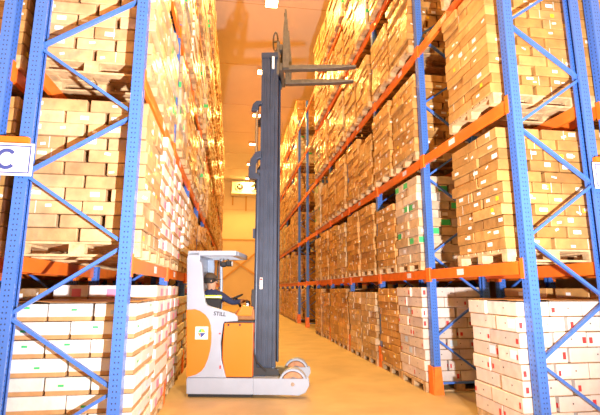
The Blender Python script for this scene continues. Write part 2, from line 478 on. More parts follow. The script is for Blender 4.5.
bvh = BVHTree.FromPolygons(V, FC)
hits = {}
def cast(pos, step, w0=0, w1=600):
    H = {}
    px = w0
    while px < w1:
        py = 0
        while py < 415:
            d = R3 @ Vector((px + .5 - 300, 207.5 - py - .5, -F_PX))
            r = bvh.ray_cast(pos, d.normalized())
            if r[2] is not None:
                k = OWN[r[2]]; H[k] = H.get(k, 0) + 1
            py += step
        px += step
    return H
main = cast(CAMP, 1)
side = {}
for dx, dy, dz in ((-.5, 0, 0), (.5, 0, 0), (0, 0, .4)):
    for k, v in cast(CAMP + Vector((dx, dy, dz)), 3, -90, 690).items(): side[k] = side.get(k, 0) + v

# ---- pallets
def pallet_parts(ly):
    deck = MB()
    n = 7; bw = .125; gap = (ly - n * bw) / (n - 1)
    # deck boards run along X (the deep way), bearers run along Y under them
    for i in range(n):
        y = i * (bw + gap); deck.box((0, y, .122), (PALD, y + bw, .144), 'pallet_wood')
    bear = MB()
    for x in (0, .5275, 1.055): bear.box((x, 0, .100), (x + .145, ly, .1215), 'pallet_wood')
    blocks = []
    for x in (0, .5275, 1.055):
        for y in (0, ly / 2 - .05, ly - .10):
            blocks.append(MB().box((x, y, .0225), (x + .145, y + .10, .0995), 'pallet_wood'))
    runs = []
    for y in (0, ly / 2 - .05, ly - .10): runs.append(MB().box((0, y, 0), (PALD, y + .10, .022), 'pallet_wood'))
    return deck, bear, blocks, runs
LYS = {}
def pallet_single(ly):
    d, b_, bl, r = pallet_parts(ly); m = MB()
    for q in [d, b_] + bl + r: m.add([v.copy() for v in q.v], q.f, 'pallet_wood')
    return m
COLN = {'brown': 'brown', 'tan': 'pale brown', 'grey': 'pale grey', 'lwhite': 'white', 'rwhite': 'white', 'pink': 'pink-striped white'}
single_mesh = {}; detail = {}
for n, ld in enumerate(loads):
    px = main.get(('p', n), 0)
    if px == 0 and side.get(('p', n), 0) < 3: continue
    x0, x1, y, y1, z = ld['pb']; ly = round(ld['leny'], 3)
    z += .0015
    lab = f"wooden pallet under the {ORD[ld['idx']]} load of {COLN[ld['kind']]} cartons on {ld['rk']} {LEVN[ld['L']]}"
    grp = f"pallets on the {LEVN[ld['L']]} of the {ld['rk']}"
    if px > 60:
        P = thing('wooden_pallet', lab, 'pallet', (x0, y, z), grp)
        if ly not in detail:
            d, b_, bl, r = pallet_parts(ly)
            T = bpy.data.objects.new('proto', None); ORG[T] = Vector((0, 0, 0))
            detail[ly] = [d.build('deck', T), b_.build('bearer', T)] + [q.build('block', T) for q in bl] + [q.build('runner', T) for q in r]
            for o in detail[ly]: o.parent = P
            bpy.data.objects.remove(T)
        else:
            for o in detail[ly]:
                c = o.copy(); COL.objects.link(c); c.parent = P
    else:
        if ly not in single_mesh:
            o = pallet_single(ly).build('wooden_pallet'); single_mesh[ly] = o
        else:
            o = single_mesh[ly].copy(); COL.objects.link(o)
        o.location = (x0, y, z); tag(o, lab, 'pallet', grp)

# ---- cartons: the 300 of each colour that show largest stand alone, the rest is one mass per colour
order = sorted(range(len(cartons)), key=lambda n: -main.get(('c', n), 0))
solo = set(); cnt = {True: 0, False: 0}
for n in order:
    w_ = cartons[n]['white']
    if main.get(('c', n), 0) >= 4 and cnt[w_] < 300: solo.add(n); cnt[w_] += 1

def sticker_spots(c):
    """stickers on the faces the aisle and the cross aisle show: list of (face, along, z, w, h, material, name)"""
    r = random.Random(int(c['seed'] * 1e9)); k = c['ld']['kind']; out = []; far = .45 if c['ld']['idx'] > 3 and c['ld']['rk'] == RN else 1.0
    ex, ey = c['half']; h = c['h']
    for face, half in (('end', ex), ('side', ey)):
        if k in ('brown', 'tan'):
            q = r.random()
            if q < .50 * far: out.append((face, r.uniform(-half * .7, half * .6), h * r.uniform(.35, .68), r.uniform(.07, .11), r.uniform(.03, .055), 'paper_white', 'shipping_label'))
            if r.random() < .38 * far: out.append((face, r.uniform(-half * .8, half * .8), h * r.uniform(.25, .75), r.uniform(.045, .07), r.uniform(.018, .028), 'paper_white', 'shipping_label', r.uniform(-.5, .5)))
            if r.random() < .13: out.append((face, r.uniform(-half * .5, half * .8), h * r.uniform(.4, .6), .055, .05, 'paper_yellow', 'yellow_sticker'))
            if r.random() < .22: out.append((face, r.uniform(-half * .7, half * .7), h * .5, .007, h * .96, 'strap', 'strapping_band'))
        elif k == 'grey':
            if r.random() < .16: out.append((face, r.choice((-1, 1)) * half * .7, h * .5, .17, .10, 'paper_green', 'green_sticker'))
            if r.random() < .3: out.append((face, r.uniform(-half * .6, half * .6), h * .5, .10, .06, 'paper_white', 'shipping_label'))
        elif k == 'lwhite':
            if r.random() < .5: out.append((face, r.uniform(-half * .5, half * .3), h * r.uniform(.4, .8), .05, .02, 'paper_green', 'green_sticker'))
            if r.random() < .5: out.append((face, r.uniform(-half * .4, half * .4), h * .5, .12, .035, 'paper_blue', 'printed_panel'))
        elif k == 'rwhite':
            out.append((face, r.uniform(-half * .3, half * .3), h * .55, .014, .014, 'ink_dark', 'hand_hole'))
            if r.random() < .55: out.append((face, r.choice((-1, -1, 1)) * half * .86, h * .42, r.uniform(.025, .045), h * r.uniform(.3, .65), 'paper_red', 'red_sticker'))
            if r.random() < .1: out.append((face, -half * .5, h * .52, .12, h * .7, 'paper_blue', 'shipping_label'))
        elif k == 'pink':
            if r.random() < .75: out.append((face, half * .35, h * .5, half * .55, h * .55, 'paper_pink', 'printed_panel'))
    return out
def sticker_box(c, sp):
    face, u, z, w2, hh, m, nm = sp[:7]
    ex, ey = c['half']; e = .0095 if c['white'] else .0015
    z0, z1 = max(.004, z - hh / 2), min(c['h'] - .004, z + hh / 2)
    if c['white']: z0 = max(z0, c['h'] * .27)
    if face == 'end':
        u = max(-ex + w2 / 2 + .005, min(ex - w2 / 2 - .005, u)); return (u - w2 / 2, -ey - e, z0), (u + w2 / 2, -ey - e + .0012, z1)
    u = max(-ey + w2 / 2 + .005, min(ey - w2 / 2 - .005, u)); xd = -c['ld']['xd']
    xs = sorted((xd * (ex + e), xd * (ex + e - .0012)))
    return (xs[0], u - w2 / 2, z0), (xs[1], u + w2 / 2, z1)
def sticker_mtx(c, sp, lo, hi):
    if len(sp) < 8: return None
    p = Vector([(a + b_) / 2 for a, b_ in zip(lo, hi)])
    return Matrix.Translation(p) @ Matrix.Rotation(sp[7], 4, 'Y' if sp[0] == 'end' else 'X') @ Matrix.Translation(-p)
def lid_box(c):
    ex, ey = c['half']; g = .0045
    return (-ex - g, -ey - g, c['h'] * (.04 if c['ld']['kind'] == 'rwhite' else .25)), (ex + g, ey + g, c['h'])
massb, massw = MB(), MB()
for n, c in enumerate(cartons):
    ex, ey = c['half']; h = c['h']; M = cmat(c); ld = c['ld']
    if n not in solo:
        if ld['rk'] in (LN,) and main.get(('c', n), 0) == 0 and side.get(('c', n), 0) == 0 and ld['y'] > 12 and c['c'] > 0: continue
        m = massw if c['white'] else massb
        if c['white']:
            m.box((-ex, -ey, 0), (ex, ey, h * .25), 'kraft_tray', mtx=M); lo, hi = lid_box(c); m.box(lo, hi, 'white_board', c['tint'], M)
        else: m.box((-ex, -ey, 0), (ex, ey, h), 'kraft', c['tint'], M)
        if main.get(('c', n), 0) > 3 or side.get(('c', n), 0):
            for sp in sticker_spots(c):
                lo, hi = sticker_box(c, sp); q = sticker_mtx(c, sp, lo, hi); m.box(lo, hi, sp[5], mtx=M @ q if q else M)
        continue
    row = 'front row' if c['row'] == 'front' else 'rear row'
    col = {'brown': 'brown', 'tan': 'pale brown', 'grey': 'pale grey'}.get(ld['kind'], 'white')
    lab = f"{col} carton, {ORD[c['i'] + 1]} layer, {row}, {ORD[c['c'] + 1]} from aisle, {ld['rk']} {LEVN[ld['L']]}, {ORD[ld['idx']]} load"
    if len(lab.replace('-', ' ').split()) > 16: lab = lab.replace(' from aisle', ' across')
    grp = f"cartons of the {ORD[ld['idx']]} load on the {LEVN[ld['L']]} of the {ld['rk']}"
    m = MB()
    if c['white']:
        m.cbox((-ex, -ey, 0), (ex, ey, h * .8), 'kraft_tray', .004); o = m.build('white_carton')
        lo, hi = lid_box(c); l = MB().cbox(lo, hi, 'white_board', .005, c['tint']); lo_ = l.build('lid', o)
    else:
        m.cbox((-ex, -ey, 0), (ex, ey, h), 'kraft', .007, c['tint']); o = m.build('brown_carton')
    for sp in sticker_spots(c):
        lo, hi = sticker_box(c, sp)
        MB().box(lo, hi, sp[5], mtx=sticker_mtx(c, sp, lo, hi)).build(sp[6], o, [(a + b_) / 2 for a, b_ in zip(lo, hi)])
    o.location = c['ctr']; o.rotation_euler = (0, 0, c['ang'])
    tag(o, lab, 'carton', grp)
tag(massb.build('stacked_brown_cartons'), 'brown cartons stacked on the farther and higher shelves of the racks', 'cartons', kind='stuff')
tag(massw.build('stacked_white_cartons'), 'white cartons stacked on the farther shelves of the racks', 'cartons', kind='stuff')
def cover_sheet(ld, lab):
    x0, x1, y, y1, z = ld['pb']; zt = ld['top'] + .004; m = MB(); nx, ny = 18, 14; vs_ = []
    r = random.Random(5 + ld['idx'])
    for k in (0, 1):
        for j in range(ny + 1):
            for i in range(nx + 1):
                u, v = i / nx, j / ny; e = max(abs(u - .5), abs(v - .5)) * 2
                zz = zt + .009 + .006 * math.sin(7 * u + 2 * v) * math.cos(5 * v) - (.012 if e > .99 else 0) * (0.5 + .5 * math.sin(20 * (u + v)))
                vs_.append(Vector((x0 - .02 + (x1 - x0 + .04) * u, y - .03 + (y1 - y + .05) * v + .006 * math.sin(17 * u) * (j == 0), max(zz, zt + .002) + .003 * k)))
    N_ = (nx + 1) * (ny + 1); fs_ = []
    for j in range(ny):
        for i in range(nx):
            a = j * (nx + 1) + i
            fs_.append((a, a + nx + 1, a + nx + 2, a + 1)); fs_.append((N_ + a, N_ + a + 1, N_ + a + nx + 2, N_ + a + nx + 1))
    rim = [i for i in range(nx)] + [nx + (nx + 1) * j for j in range(ny)] + [(nx + 1) * ny + nx - i for i in range(nx)] + [(nx + 1) * (ny - j) for j in range(ny)]
    for q in range(len(rim)):
        a, b_ = rim[q], rim[(q + 1) % len(rim)]; fs_.append((a, b_, N_ + b_, N_ + a))
    m.add(vs_, fs_, 'kraft_tray'); tag(m.build('cover_sheet', None, (x0, y, zt), fix=True), lab, 'cover sheet')
for ld in loads:
    if ld['L'] == 0 and ld['idx'] == 1 and ld['rk'] in (LN, RN):
        cover_sheet(ld, 'brown kraft cover sheet on top of the ' + ('green-stickered' if ld['rk'] == LN else 'red-stickered') + ' white cartons at the ' + ld['rk'] + ' end')
print('CARTONS', len(cartons), cnt, 'loads', len(loads))
# ------------------------------------------------------------------ reach truck (local x runs to the fork side, y away from the near flank)
TR = thing('reach_truck', 'grey and orange reach truck parked across the aisle with its forks raised high', 'forklift', (0, 0, 0))
TLOC, TROT = Vector((-0.66, 7.22, 0)), math.radians(-11)
TR.location = TLOC; TR.rotation_euler = (0, 0, TROT)
W = 1.16
def rounded(pts): return pts
# chassis
m = MB()
m.prism([(0.0, .05), (1.02, .05), (1.02, .285), (0.0, .285), (-.01, .26)], 0.0, W, 'truck_grey')
ch = m.build('chassis', TR, bevel=.012)
m = MB(); m.box((.02, .03, .012), (1.0, W - .03, .05), 'black_rubber'); m.build('skirt', ch)
def leg(w0, w1, far):
    e = 1.87
    prof = [(1.02, .05), (e - .3, .05), (e - .16, .045), (e - .06, .085), (e, .19), (e - .01, .27), (e - .04, .285), (1.02, .285)]
    m = MB(); m.prism(prof, w0, w0 + .035, 'truck_grey'); m.prism(prof, w1 - .035, w1, 'truck_grey')
    m.box((1.02, w0 + .03, .22), (e - .45, w1 - .03, .282), 'truck_grey'); m.box((1.02, w0 + .03, .06), (e - .45, w1 - .03, .1), 'truck_grey')
    o = m.build('support_leg', TR, bevel=.006)
    cx, cz = e - .25, .205
    mt = Matrix.Translation((cx, (w0 + w1) / 2, cz)) @ Matrix.Rotation(PI / 2, 4, 'X')
    hw = (w1 - w0) / 2 - .042
    wm = MB().lathe([(.03, -hw), (.10, -hw), (.11, -hw + .01), (.11, hw - .01), (.10, hw), (.03, hw)], 'truck_grey', 28, mt)
    wm.lathe([(.115, -hw), (.168, -hw + .004), (.175, -hw + .014), (.175, hw - .014), (.168, hw - .004), (.115, hw)], 'wheel_tyre', 36, mt)
    wm.build('load_wheel', o, (cx, (w0 + w1) / 2, cz), smooth=False)
    g = MB(); n = 16
    for i in range(n):
        a0 = math.radians(8 + 164 * i / n); a1 = math.radians(8 + 164 * (i + 1) / n)
        for r0, r1, ya, yb in ((.178, .212, w0 + .004, w0 + .022), (.205, .214, w0 + .004, w1 - .004)):
            P = [(cx + r * math.cos(a), cz + .012 + r * math.sin(a)) for r, a in ((r0, a0), (r1, a0), (r1, a1), (r0, a1))]
            g.prism(P, ya, yb, 'truck_grey')
    g.build('wheel_guard', o, (cx, (w0 + w1) / 2, cz + .2), fix=True)
    ax = MB().tube([(cx, w0 - .004, cz), (cx, w0 + .02, cz)], .03, 'chrome', 14); ax.build('axle_cap', o, (cx, w0, cz))
leg(0.0, .17, False); leg(W - .17, W, True)
# grey body shell: near flank, far flank and back with the rear pillar of the cab
out = [(0, .29), (-.05, 1.31), (-.085, 2.10), (-.07, 2.17), (-.03, 2.20), (.12, 2.20), (.12, 2.06), (.15, 2.04), (.165, 1.96), (.20, 1.60), (.235, 1.42), (.27, 1.37), (.34, 1.345), (.62, 1.27), (.71, 1.235), (.75, 1.20), (.76, 1.13), (.55, 1.115), (.53, 1.08), (.50, .8), (.52, .55), (.59, .32), (.60, .29)]
sh = MB().prism(out, 0.0, .07, 'truck_grey').build('body_shell', TR, bevel=.008, fix=True)
low = [(0, .29), (-.045, 1.2), (.5, 1.2), (.5, .29)]
m = MB(); m.prism(low, W - .07, W, 'truck_grey'); m.build('far_flank', sh, bevel=.008, fix=True)
m = MB(); m.prism([(-.0, .29), (-.05, 1.31), (-.085, 2.15), (-.02, 2.15), (.02, 1.31), (.06, .29)], .07, W - .0705, 'truck_grey'); m.build('back_panel', TR, fix=True)
m = MB(); m.prism([(-.085, 2.10), (-.07, 2.19), (.08, 2.19), (.1, 2.0), (.02, 1.2), (-.045, 1.2)], W - .07, W, 'truck_grey'); m.build('rear_pillar', TR, fix=True)
# orange rear cover, a shallow shell on the flank
orng = [(.002, .295), (-.048, 1.30), (.08, 1.31), (.16, 1.285), (.25, 1.225), (.31, 1.15), (.345, 1.06), (.36, .95), (.36, .80), (.345, .68), (.315, .56), (.27, .45), (.22, .385), (.14, .335)]
oc = MB().prism(orng, -.016, -.0005, 'truck_orange').build('rear_cover', TR, bevel=.005, fix=True)
st = MB().box((.105, -.0185, .855), (.305, -.0165, 1.045), 'paper_white').build('logo_sticker', oc, (.205, -.017, .95))
m = MB(); ys, ye = -.0196, -.0187
cx, cz = .205, .955
m.prism([(cx - .062, cz + .004), (cx - .03, cz + .05), (cx, cz + .064), (cx, cz + .004)], ys, ye, 'paper_green')
m.prism([(cx, cz + .004), (cx, cz + .064), (cx + .03, cz + .05), (cx + .062, cz + .004)], ys, ye, 'logo_teal' if 'logo_teal' in MATS else 'paper_yellow')
m.prism([(cx - .062, cz - .004), (cx - .03, cz - .004), (cx - .012, cz - .07), (cx - .045, cz - .035)], ys, ye, 'truck_orange')
m.prism([(cx - .026, cz - .004), (cx + .062, cz - .004), (cx + .03, cz - .045), (cx - .006, cz - .075)], ys, ye, 'sign_navy')
m.build('logo_mark', oc, (cx, ys, cz), fix=True)
# battery compartment cover
bc = MB().prism([(.595, .30), (.535, .55), (.53, .8), (.55, 1.10), (1.0, 1.10), (1.0, .30)], .012, W - .012, 'truck_orange').build('battery_cover', TR, bevel=.01, fix=True)
MB().prism([(.55, 1.1005), (1.0, 1.1005), (1.0, 1.135), (.58, 1.135)], .02, W - .02, 'mast_dark').build('battery_lid', TR, bevel=.006, fix=True)
for x in (.60, .78):
    MB().box((x, .004, 1.055), (x + .03, .0115, 1.085), 'mast_dark').build('latch', bc, (x, .008, 1.07))
MB().box((.50, -.012, .42), (.52, -.0005, .47), 'paper_red').build('warning_sticker', TR, (.51, -.01, .44))
MB().box((.47, -.004, .93), (.50, -.0005, .95), 'paper_red').build('warning_sticker', TR, (.48, -.003, .94))
# cab floor, console, seat
MB().box((.06, .07, .55), (.50, W - .07, .58), 'mast_dark').build('cab_floor', TR)
cn = MB().prism([(.56, 1.136), (1.0, 1.136), (.99, 1.30), (.80, 1.34), (.62, 1.22)], .16, .95, 'console_brown').build('console', TR, bevel=.012, fix=True)
for y in (.25, .32, .39):
    m = MB(); m.tube([(.86, y, 1.31), (.855, y, 1.40)], .008, 'chrome', 8); m.lathe([(.004, 1.39), (.017, 1.40), (.02, 1.415), (.014, 1.43), (.003, 1.434)], 'black_rubber', 12, Matrix.Translation((.855, y, 0)))
    m.build('control_lever', cn, (.86, y, 1.31))
MB().prism([(.70, 1.2), (.96, 1.2), (.985, 1.34), (.80, 1.365)], .10, .158, 'truck_orange').build('display_cowl', cn, bevel=.01, fix=True)
m = MB(); mt = Matrix.Translation((.55, .90, 1.47)) @ Matrix.Rotation(math.radians(-25), 4, 'Y')
n = 24
m.tube([mt @ Vector((.13 * math.cos(2 * PI * i / n), .13 * math.sin(2 * PI * i / n), 0)) for i in range(n + 1)], .013, 'black_rubber', 8)
for a in (0, 2.1, 4.2): m.tube([mt @ Vector((0, 0, -.02)), mt @ Vector((.13 * math.cos(a), .13 * math.sin(a), 0))], .008, 'mast_dark', 6)
m.tube([mt @ Vector((0, 0, 0)), mt @ Vector((.02, 0, -.2))], .022, 'mast_dark', 10)
m.build('steering_wheel', TR, mt.translation)
se = MB().cbox((.06, .42, .86), (.44, .86, .925), 'black_rubber', .03).build('seat', TR)
m = MB(); m.cbox((.02, .29, .98), (.42, .375, 1.47), 'black_rubber', .04); m.build('backrest', se, (.22, .33, 1.2))
MB().box((.08, .45, .58), (.42, .82, .86), 'mast_dark').build('seat_base', se)
# overhead guard
m = MB()
roof = [(-.07, 0.0), (.66, 0.0), (.74, .10), (.80, .35), (.80, W - .35), (.74, W - .10), (.70, W), (-.07, W)]
hole = [(.08, .14), (.62, .14), (.62, W - .14), (.08, W - .14)]
m.prism([(-.075, 0), (.70, 0), (.72, .13), (-.075, .13)], 2.145, 2.225, 'truck_grey', axis='z')
m.prism([(-.075, W - .13), (.72, W - .13), (.70, W), (-.075, W)], 2.145, 2.225, 'truck_grey', axis='z')
m.prism([(-.075, .131), (.09, .131), (.09, W - .131), (-.075, W - .131)], 2.15, 2.222, 'truck_grey', axis='z')
m.prism([(.60, .131), (.722, .131), (.74, W / 2), (.722, W - .131), (.60, W - .131)], 2.15, 2.222, 'truck_grey', axis='z')
og = m.build('overhead_guard', TR, bevel=.012, fix=True)
for i in range(7):
    y = .2 + i * .125
    MB().box((.085, y, 2.165), (.605, y + .03, 2.205), 'truck_grey').build('guard_bar', og, (.34, y, 2.18))
m = MB(); m.tube([(.24, W - .06, 1.2), (.24, W - .06, 1.7), (.22, W - .06, 2.15)], .028, 'truck_grey', 12); m.build('front_pillar', TR, (.24, W - .06, 1.2))
m = MB(); m.tube([(.18, W - .1, 2.14), (.17, W - .11, 1.75)], .012, 'mast_dark', 8); m.build('grab_handle', TR, (.18, W - .1, 2.0))
wl = MB().cbox((.36, .85, 2.02), (.46, 1.0, 2.12), 'mast_dark', .015).build('work_light', TR)
MB().lathe([(.045, 0), (.045, .012), (.02, .016)], 'glass_lens', 18, Matrix.Translation((.462, .925, 2.07)) @ Matrix.Rotation(PI / 2, 4, 'Y')).build('lens', wl, (.47, .925, 2.07))
MB().tube([(.40, .92, 2.12), (.40, .92, 2.148)], .012, 'mast_dark', 8).build('bracket', wl, (.4, .92, 2.13))
cm = MB().cbox((.30, .70, 2.00), (.40, .79, 2.09), 'mast_dark', .02); cm.tube([(.35, .745, 2.08), (.35, .745, 2.15)], .01, 'mast_dark', 8); cm.build('camera_unit', TR, (.35, .745, 2.05))
# lettering on the flank
def text_mesh(name, body, size, mtl, parent, loc, rot, ext=.0008, bold=False):
    cu = bpy.data.curves.new(name, 'FONT'); cu.body = body; cu.size = size; cu.extrude = ext; cu.align_x = 'CENTER'; cu.align_y = 'CENTER'
    if bold: cu.offset = size * .02
    t = bpy.data.objects.new(name, cu); COL.objects.link(t)
    dg = bpy.context.evaluated_depsgraph_get(); me = bpy.data.meshes.new_from_object(t.evaluated_get(dg))
    bpy.data.objects.remove(t); me.materials.clear(); me.materials.append(MATS[mtl])
    o = bpy.data.objects.new(name, me); COL.objects.link(o); o.parent = parent
    o.location = Vector(loc) - ORG[parent]; o.rotation_euler = rot; ORG[o] = Vector(loc)
    return o
text_mesh('maker_lettering', 'STILL', .085, 'ink_dark', sh, (.475, -.0012, 1.235), (PI / 2, math.radians(5), 0), bold=True)
# ---------------- mast
MW0, MW1 = .20, .96
mast = bpy.data.objects.new('mast', None); COL.objects.link(mast); mast.parent = TR; ORG[TR] = Vector((0, 0, 0)); ORG[mast] = Vector((0, 0, 0))
def channel(x0, x1, y0, y1, z0, z1, inn):
    """C channel with its opening towards inn (+1/-1 along y)"""
    m = MB(); t = .022
    m.box((x0, y0 if inn > 0 else y1 - t, z0), (x1, y0 + t if inn > 0 else y1, z1), 'mast_steel')
    for a in ((x0, x0 + t), (x1 - t, x1)):
        m.box((a[0], y0 + t if inn > 0 else y0, z0), (a[1], y1 if inn > 0 else y1 - t, z1), 'mast_steel')
    # ribs on the web so that the side reads as grooved rolled steel
    yy = y0 if inn > 0 else y1
    for xx in (x0 + (x1 - x0) * .36, x0 + (x1 - x0) * .66):
        m.box((xx, min(yy, yy - inn * .014), z0), (xx + .022, max(yy, yy - inn * .014), z1), 'mast_steel')
    return m
for nm, x0, x1, ins, z0, z1 in (('outer_rail', .995, 1.175, 0.0, .2, 3.62), ('middle_rail', 1.10, 1.27, .035, .3, 4.75), ('inner_rail', 1.19, 1.325, .075, .4, 5.72)):
    for y0, y1, inn in ((MW0 + ins, MW0 + ins + .09, 1), (MW1 - ins - .09, MW1 - ins, -1)):
        channel(x0, x1, y0, y1, z0, z1, inn).build(nm, mast, (x0, y0, z0))
# the upper stage as a full-depth column near its top
for y0, y1, inn in ((MW0 + .036, MW0 + .11, 1), (MW1 - .11, MW1 - .036, -1)):
    channel(1.035, 1.185, y0, y1, 3.3, 5.70, inn).build('middle_rail', mast, (1.035, y0, 3.3))
for z, x0, x1 in ((.6, .98, 1.06), (1.9, .98, 1.06), (3.45, .98, 1.1), (4.6, 1.05, 1.15), (5.58, 1.04, 1.33)):
    MB().box((x0, MW0 + .1, z), (x1, MW1 - .1, z + .12), 'mast_steel').build('cross_member', mast, (x0, .58, z))
MB().box((1.03, MW0 + .02, 5.70), (1.325, MW1 - .02, 5.80), 'mast_steel').build('top_bridge', mast, (1.17, .58, 5.75))
for y in (MW0 + .02, MW1 - .02):
    m = MB(); m.tube([(.97, y, 3.5), (.97, y, 4.72)], .026, 'chrome', 14); m.build('lift_rod', mast, (.955, y, 3.5))
    m = MB(); m.tube([(1.01, y, .25), (1.01, y, 3.55)], .036, 'mast_steel', 16); m.tube([(1.005, y, 3.50), (1.005, y, 3.56)], .042, 'mast_dark', 16); m.build('lift_cylinder', mast, (.94, y, .25))
    # swept head brackets on the rods
    m = MB(); m.prism([(.87, 4.68), (.90, 4.80), (.96, 4.86), (1.06, 4.86), (1.06, 4.80), (1.0, 4.79), (.99, 4.68)], y - .05, y + .05, 'mast_steel'); m.build('rod_head', mast, (.95, y, 4.75), bevel=.006, fix=True)
    m = MB(); m.prism([(.85, 3.46), (.85, 3.62), (.88, 3.80), (.96, 3.92), (1.06, 3.95), (1.06, 3.83), (1.0, 3.80), (.97, 3.70), (.97, 3.56), (1.04, 3.50), (1.04, 3.44)], y - .06, y + .06, 'mast_steel'); m.build('cylinder_bracket', mast, (.95, y, 3.7), bevel=.006, fix=True)
m = MB()
for k in range(4): m.tube([(.99 - .012 * k, .42 + .05 * k, 1.1), (1.0, .42 + .05 * k, 3.2), (1.06, .42 + .05 * k, 4.5), (1.12, .42 + .05 * k, 5.6)], .012, 'black_rubber', 6)
m.build('hydraulic_hose', mast, (1, .5, 1.1))
m = MB(); m.prism([(.95, .29), (1.0, .29), (1.0, 1.62), (.95, 1.62), (.93, 1.5), (.95, 1.2)], MW0 - .01, MW1 + .01, 'mast_dark'); m.build('mast_carriage', TR, bevel=.008, fix=True)
m = MB(); m.prism([(.90, .30), (1.42, .30), (1.36, .40), (1.05, .42), (1.0, .70), (.95, .70)], MW0 - .045, MW0 - .015, 'mast_dark'); m.tube([(1.0, MW0 - .05, .95), (.98, MW0 - .06, .7), (1.05, MW0 - .05, .5), (1.2, MW0 - .05, .36)], .014, 'black_rubber', 8)
m.build('reach_linkage', TR, (1.0, MW0, .4), fix=True)
for z in (1.45, 2.45): MB().box((.935, MW0 + .02, z), (.969, MW0 + .09, z + .16), 'mast_steel').build('hose_clamp', mast, (.9, MW0, z))
ws = MB().box((1.07, MW0 - .0165, 1.62), (1.115, MW0 - .0155, 1.80), 'paper_white').build('warning_sticker', mast, (1.09, MW0 - .016, 1.7))
MB().box((1.075, MW0 - .0175, 1.755), (1.11, MW0 - .0166, 1.79), 'paper_red').build('warning_symbol', mast, (1.09, MW0 - .017, 1.77))
# ---------------- fork carriage at full height
FZ = 5.49
cg = MB(); cg.box((1.35, .24, 5.46), (1.405, .92, 5.60), 'fork_steel'); cg.box((1.35, .24, 5.86), (1.405, .92, 5.97), 'fork_steel')
for y in (.30, .86): cg.box((1.30, y - .03, 5.40), (1.349, y + .03, 6.05), 'fork_steel')
ca = cg.build('fork_carriage', TR, (1.38, .58, 5.6), bevel=.004)
for y in (.31, .86):
    m = MB(); m.prism([(1.41, FZ - .01), (2.3, FZ - .005), (2.72, FZ + .025), (2.72, FZ + .05), (2.2, FZ + .075), (1.50, FZ + .075), (1.475, FZ + .11), (1.475, 5.99), (1.41, 5.99)], y - .06, y + .06, 'fork_steel')
    m.build('fork', TR, (1.41, y, FZ), bevel=.005, fix=True)
m = MB()
for y in (.24, .92): m.prism([(1.41, 5.50), (1.52, 5.50), (1.53, 6.0), (1.475, 6.66), (1.445, 6.66), (1.415, 6.2)], y - .02, y + .02, 'fork_steel')
for z in (6.05, 6.30, 6.56): m.box((1.425, .252, z), (1.447, .908, z + .04), 'fork_steel')
for k in range(5): m.box((1.428, .34 + k * .115, 6.0), (1.444, .355 + k * .115, 6.6), 'fork_steel')
m.build('load_backrest', TR, (1.44, .58, 6.0), fix=True)
# hose pulley hoop over the mast head
m = MB(); hc = Vector((1.22, .80, 6.36))
m.tube([hc + Vector((.045 * math.cos(a), 0, .20 * math.sin(a))) for a in [2 * PI * i / 20 for i in range(21)]], .016, 'fork_steel', 8)
m.box((1.2, .785, 5.75), (1.245, .815, 6.18), 'fork_steel'); m.tube([(1.195, .8, 6.36), (1.245, .8, 6.36)], .02, 'fork_steel', 8)
m.build('hose_pulley', mast, hc)
MB().box((1.225, MW0 - .02, 5.48), (1.265, MW0 + .03, 5.70), 'paper_white').build('reflector', mast, (1.24, MW0, 5.6))

# ------------------------------------------------------------------ driver
def skin_mesh(verts, edges, radii, root=0, sub=2):
    me = bpy.data.meshes.new('figure'); me.from_pydata(verts, edges, [])
    o = bpy.data.objects.new('figure', me); COL.objects.link(o)
    o.modifiers.new('s', 'SKIN'); sl = me.skin_vertices[0].data
    for i, r in enumerate(radii):
        sl[i].radius = (r, r) if isinstance(r, (int, float)) else r
        sl[i].use_root = (i == root)
    ss = o.modifiers.new('d', 'SUBSURF'); ss.levels = sub; ss.render_levels = sub
    bpy.context.view_layer.update()
    dg = bpy.context.evaluated_depsgraph_get()
    out = bpy.data.meshes.new_from_object(o.evaluated_get(dg))
    vs = [v.co.copy() for v in out.vertices]; fs = [list(p.vertices) for p in out.polygons]
    bpy.data.objects.remove(o); bpy.data.meshes.remove(out)
    return vs, fs
H = Vector((.165, .59, 1.78))
J = {'pel': (.23, .60, 1.04), 'wai': (.225, .58, 1.20), 'che': (.215, .545, 1.40), 'upc': (.205, .535, 1.50), 'nek': (.195, .55, 1.60), 'hd0': (.18, .575, 1.68), 'hd1': (.17, .585, 1.76), 'hd2': (.162, .59, 1.83), 'chin': (.235, .60, 1.70),
     'shR': (.36, .55, 1.515), 'elR': (.56, .58, 1.39), 'wrR': (.72, .53, 1.42), 'paR': (.79, .505, 1.43),
     'shL': (.095, .56, 1.515), 'elL': (.15, .80, 1.36), 'wrL': (.36, .88, 1.44), 'paL': (.43, .885, 1.475),
     'hiR': (.32, .64, 1.03), 'knR': (.39, .96, 1.05), 'anR': (.40, .93, .70), 'toR': (.41, 1.0, .64),
     'hiL': (.14, .64, 1.03), 'knL': (.18, .96, 1.05), 'anL': (.19, .93, .70), 'toL': (.2, 1.0, .64)}
RD = {'pel': (.15, .12), 'wai': (.145, .11), 'che': (.165, .115), 'upc': (.15, .10), 'nek': .058, 'hd0': .070, 'hd1': .092, 'hd2': .082, 'chin': .045, 'shR': .072, 'elR': .052, 'wrR': .04, 'paR': .036, 'shL': .072, 'elL': .052, 'wrL': .04, 'paL': .036,
      'hiR': .098, 'knR': .068, 'anR': .05, 'toR': .045, 'hiL': .098, 'knL': .068, 'anL': .05, 'toL': .045}
ks = list(J); ix = {k: i for i, k in enumerate(ks)}
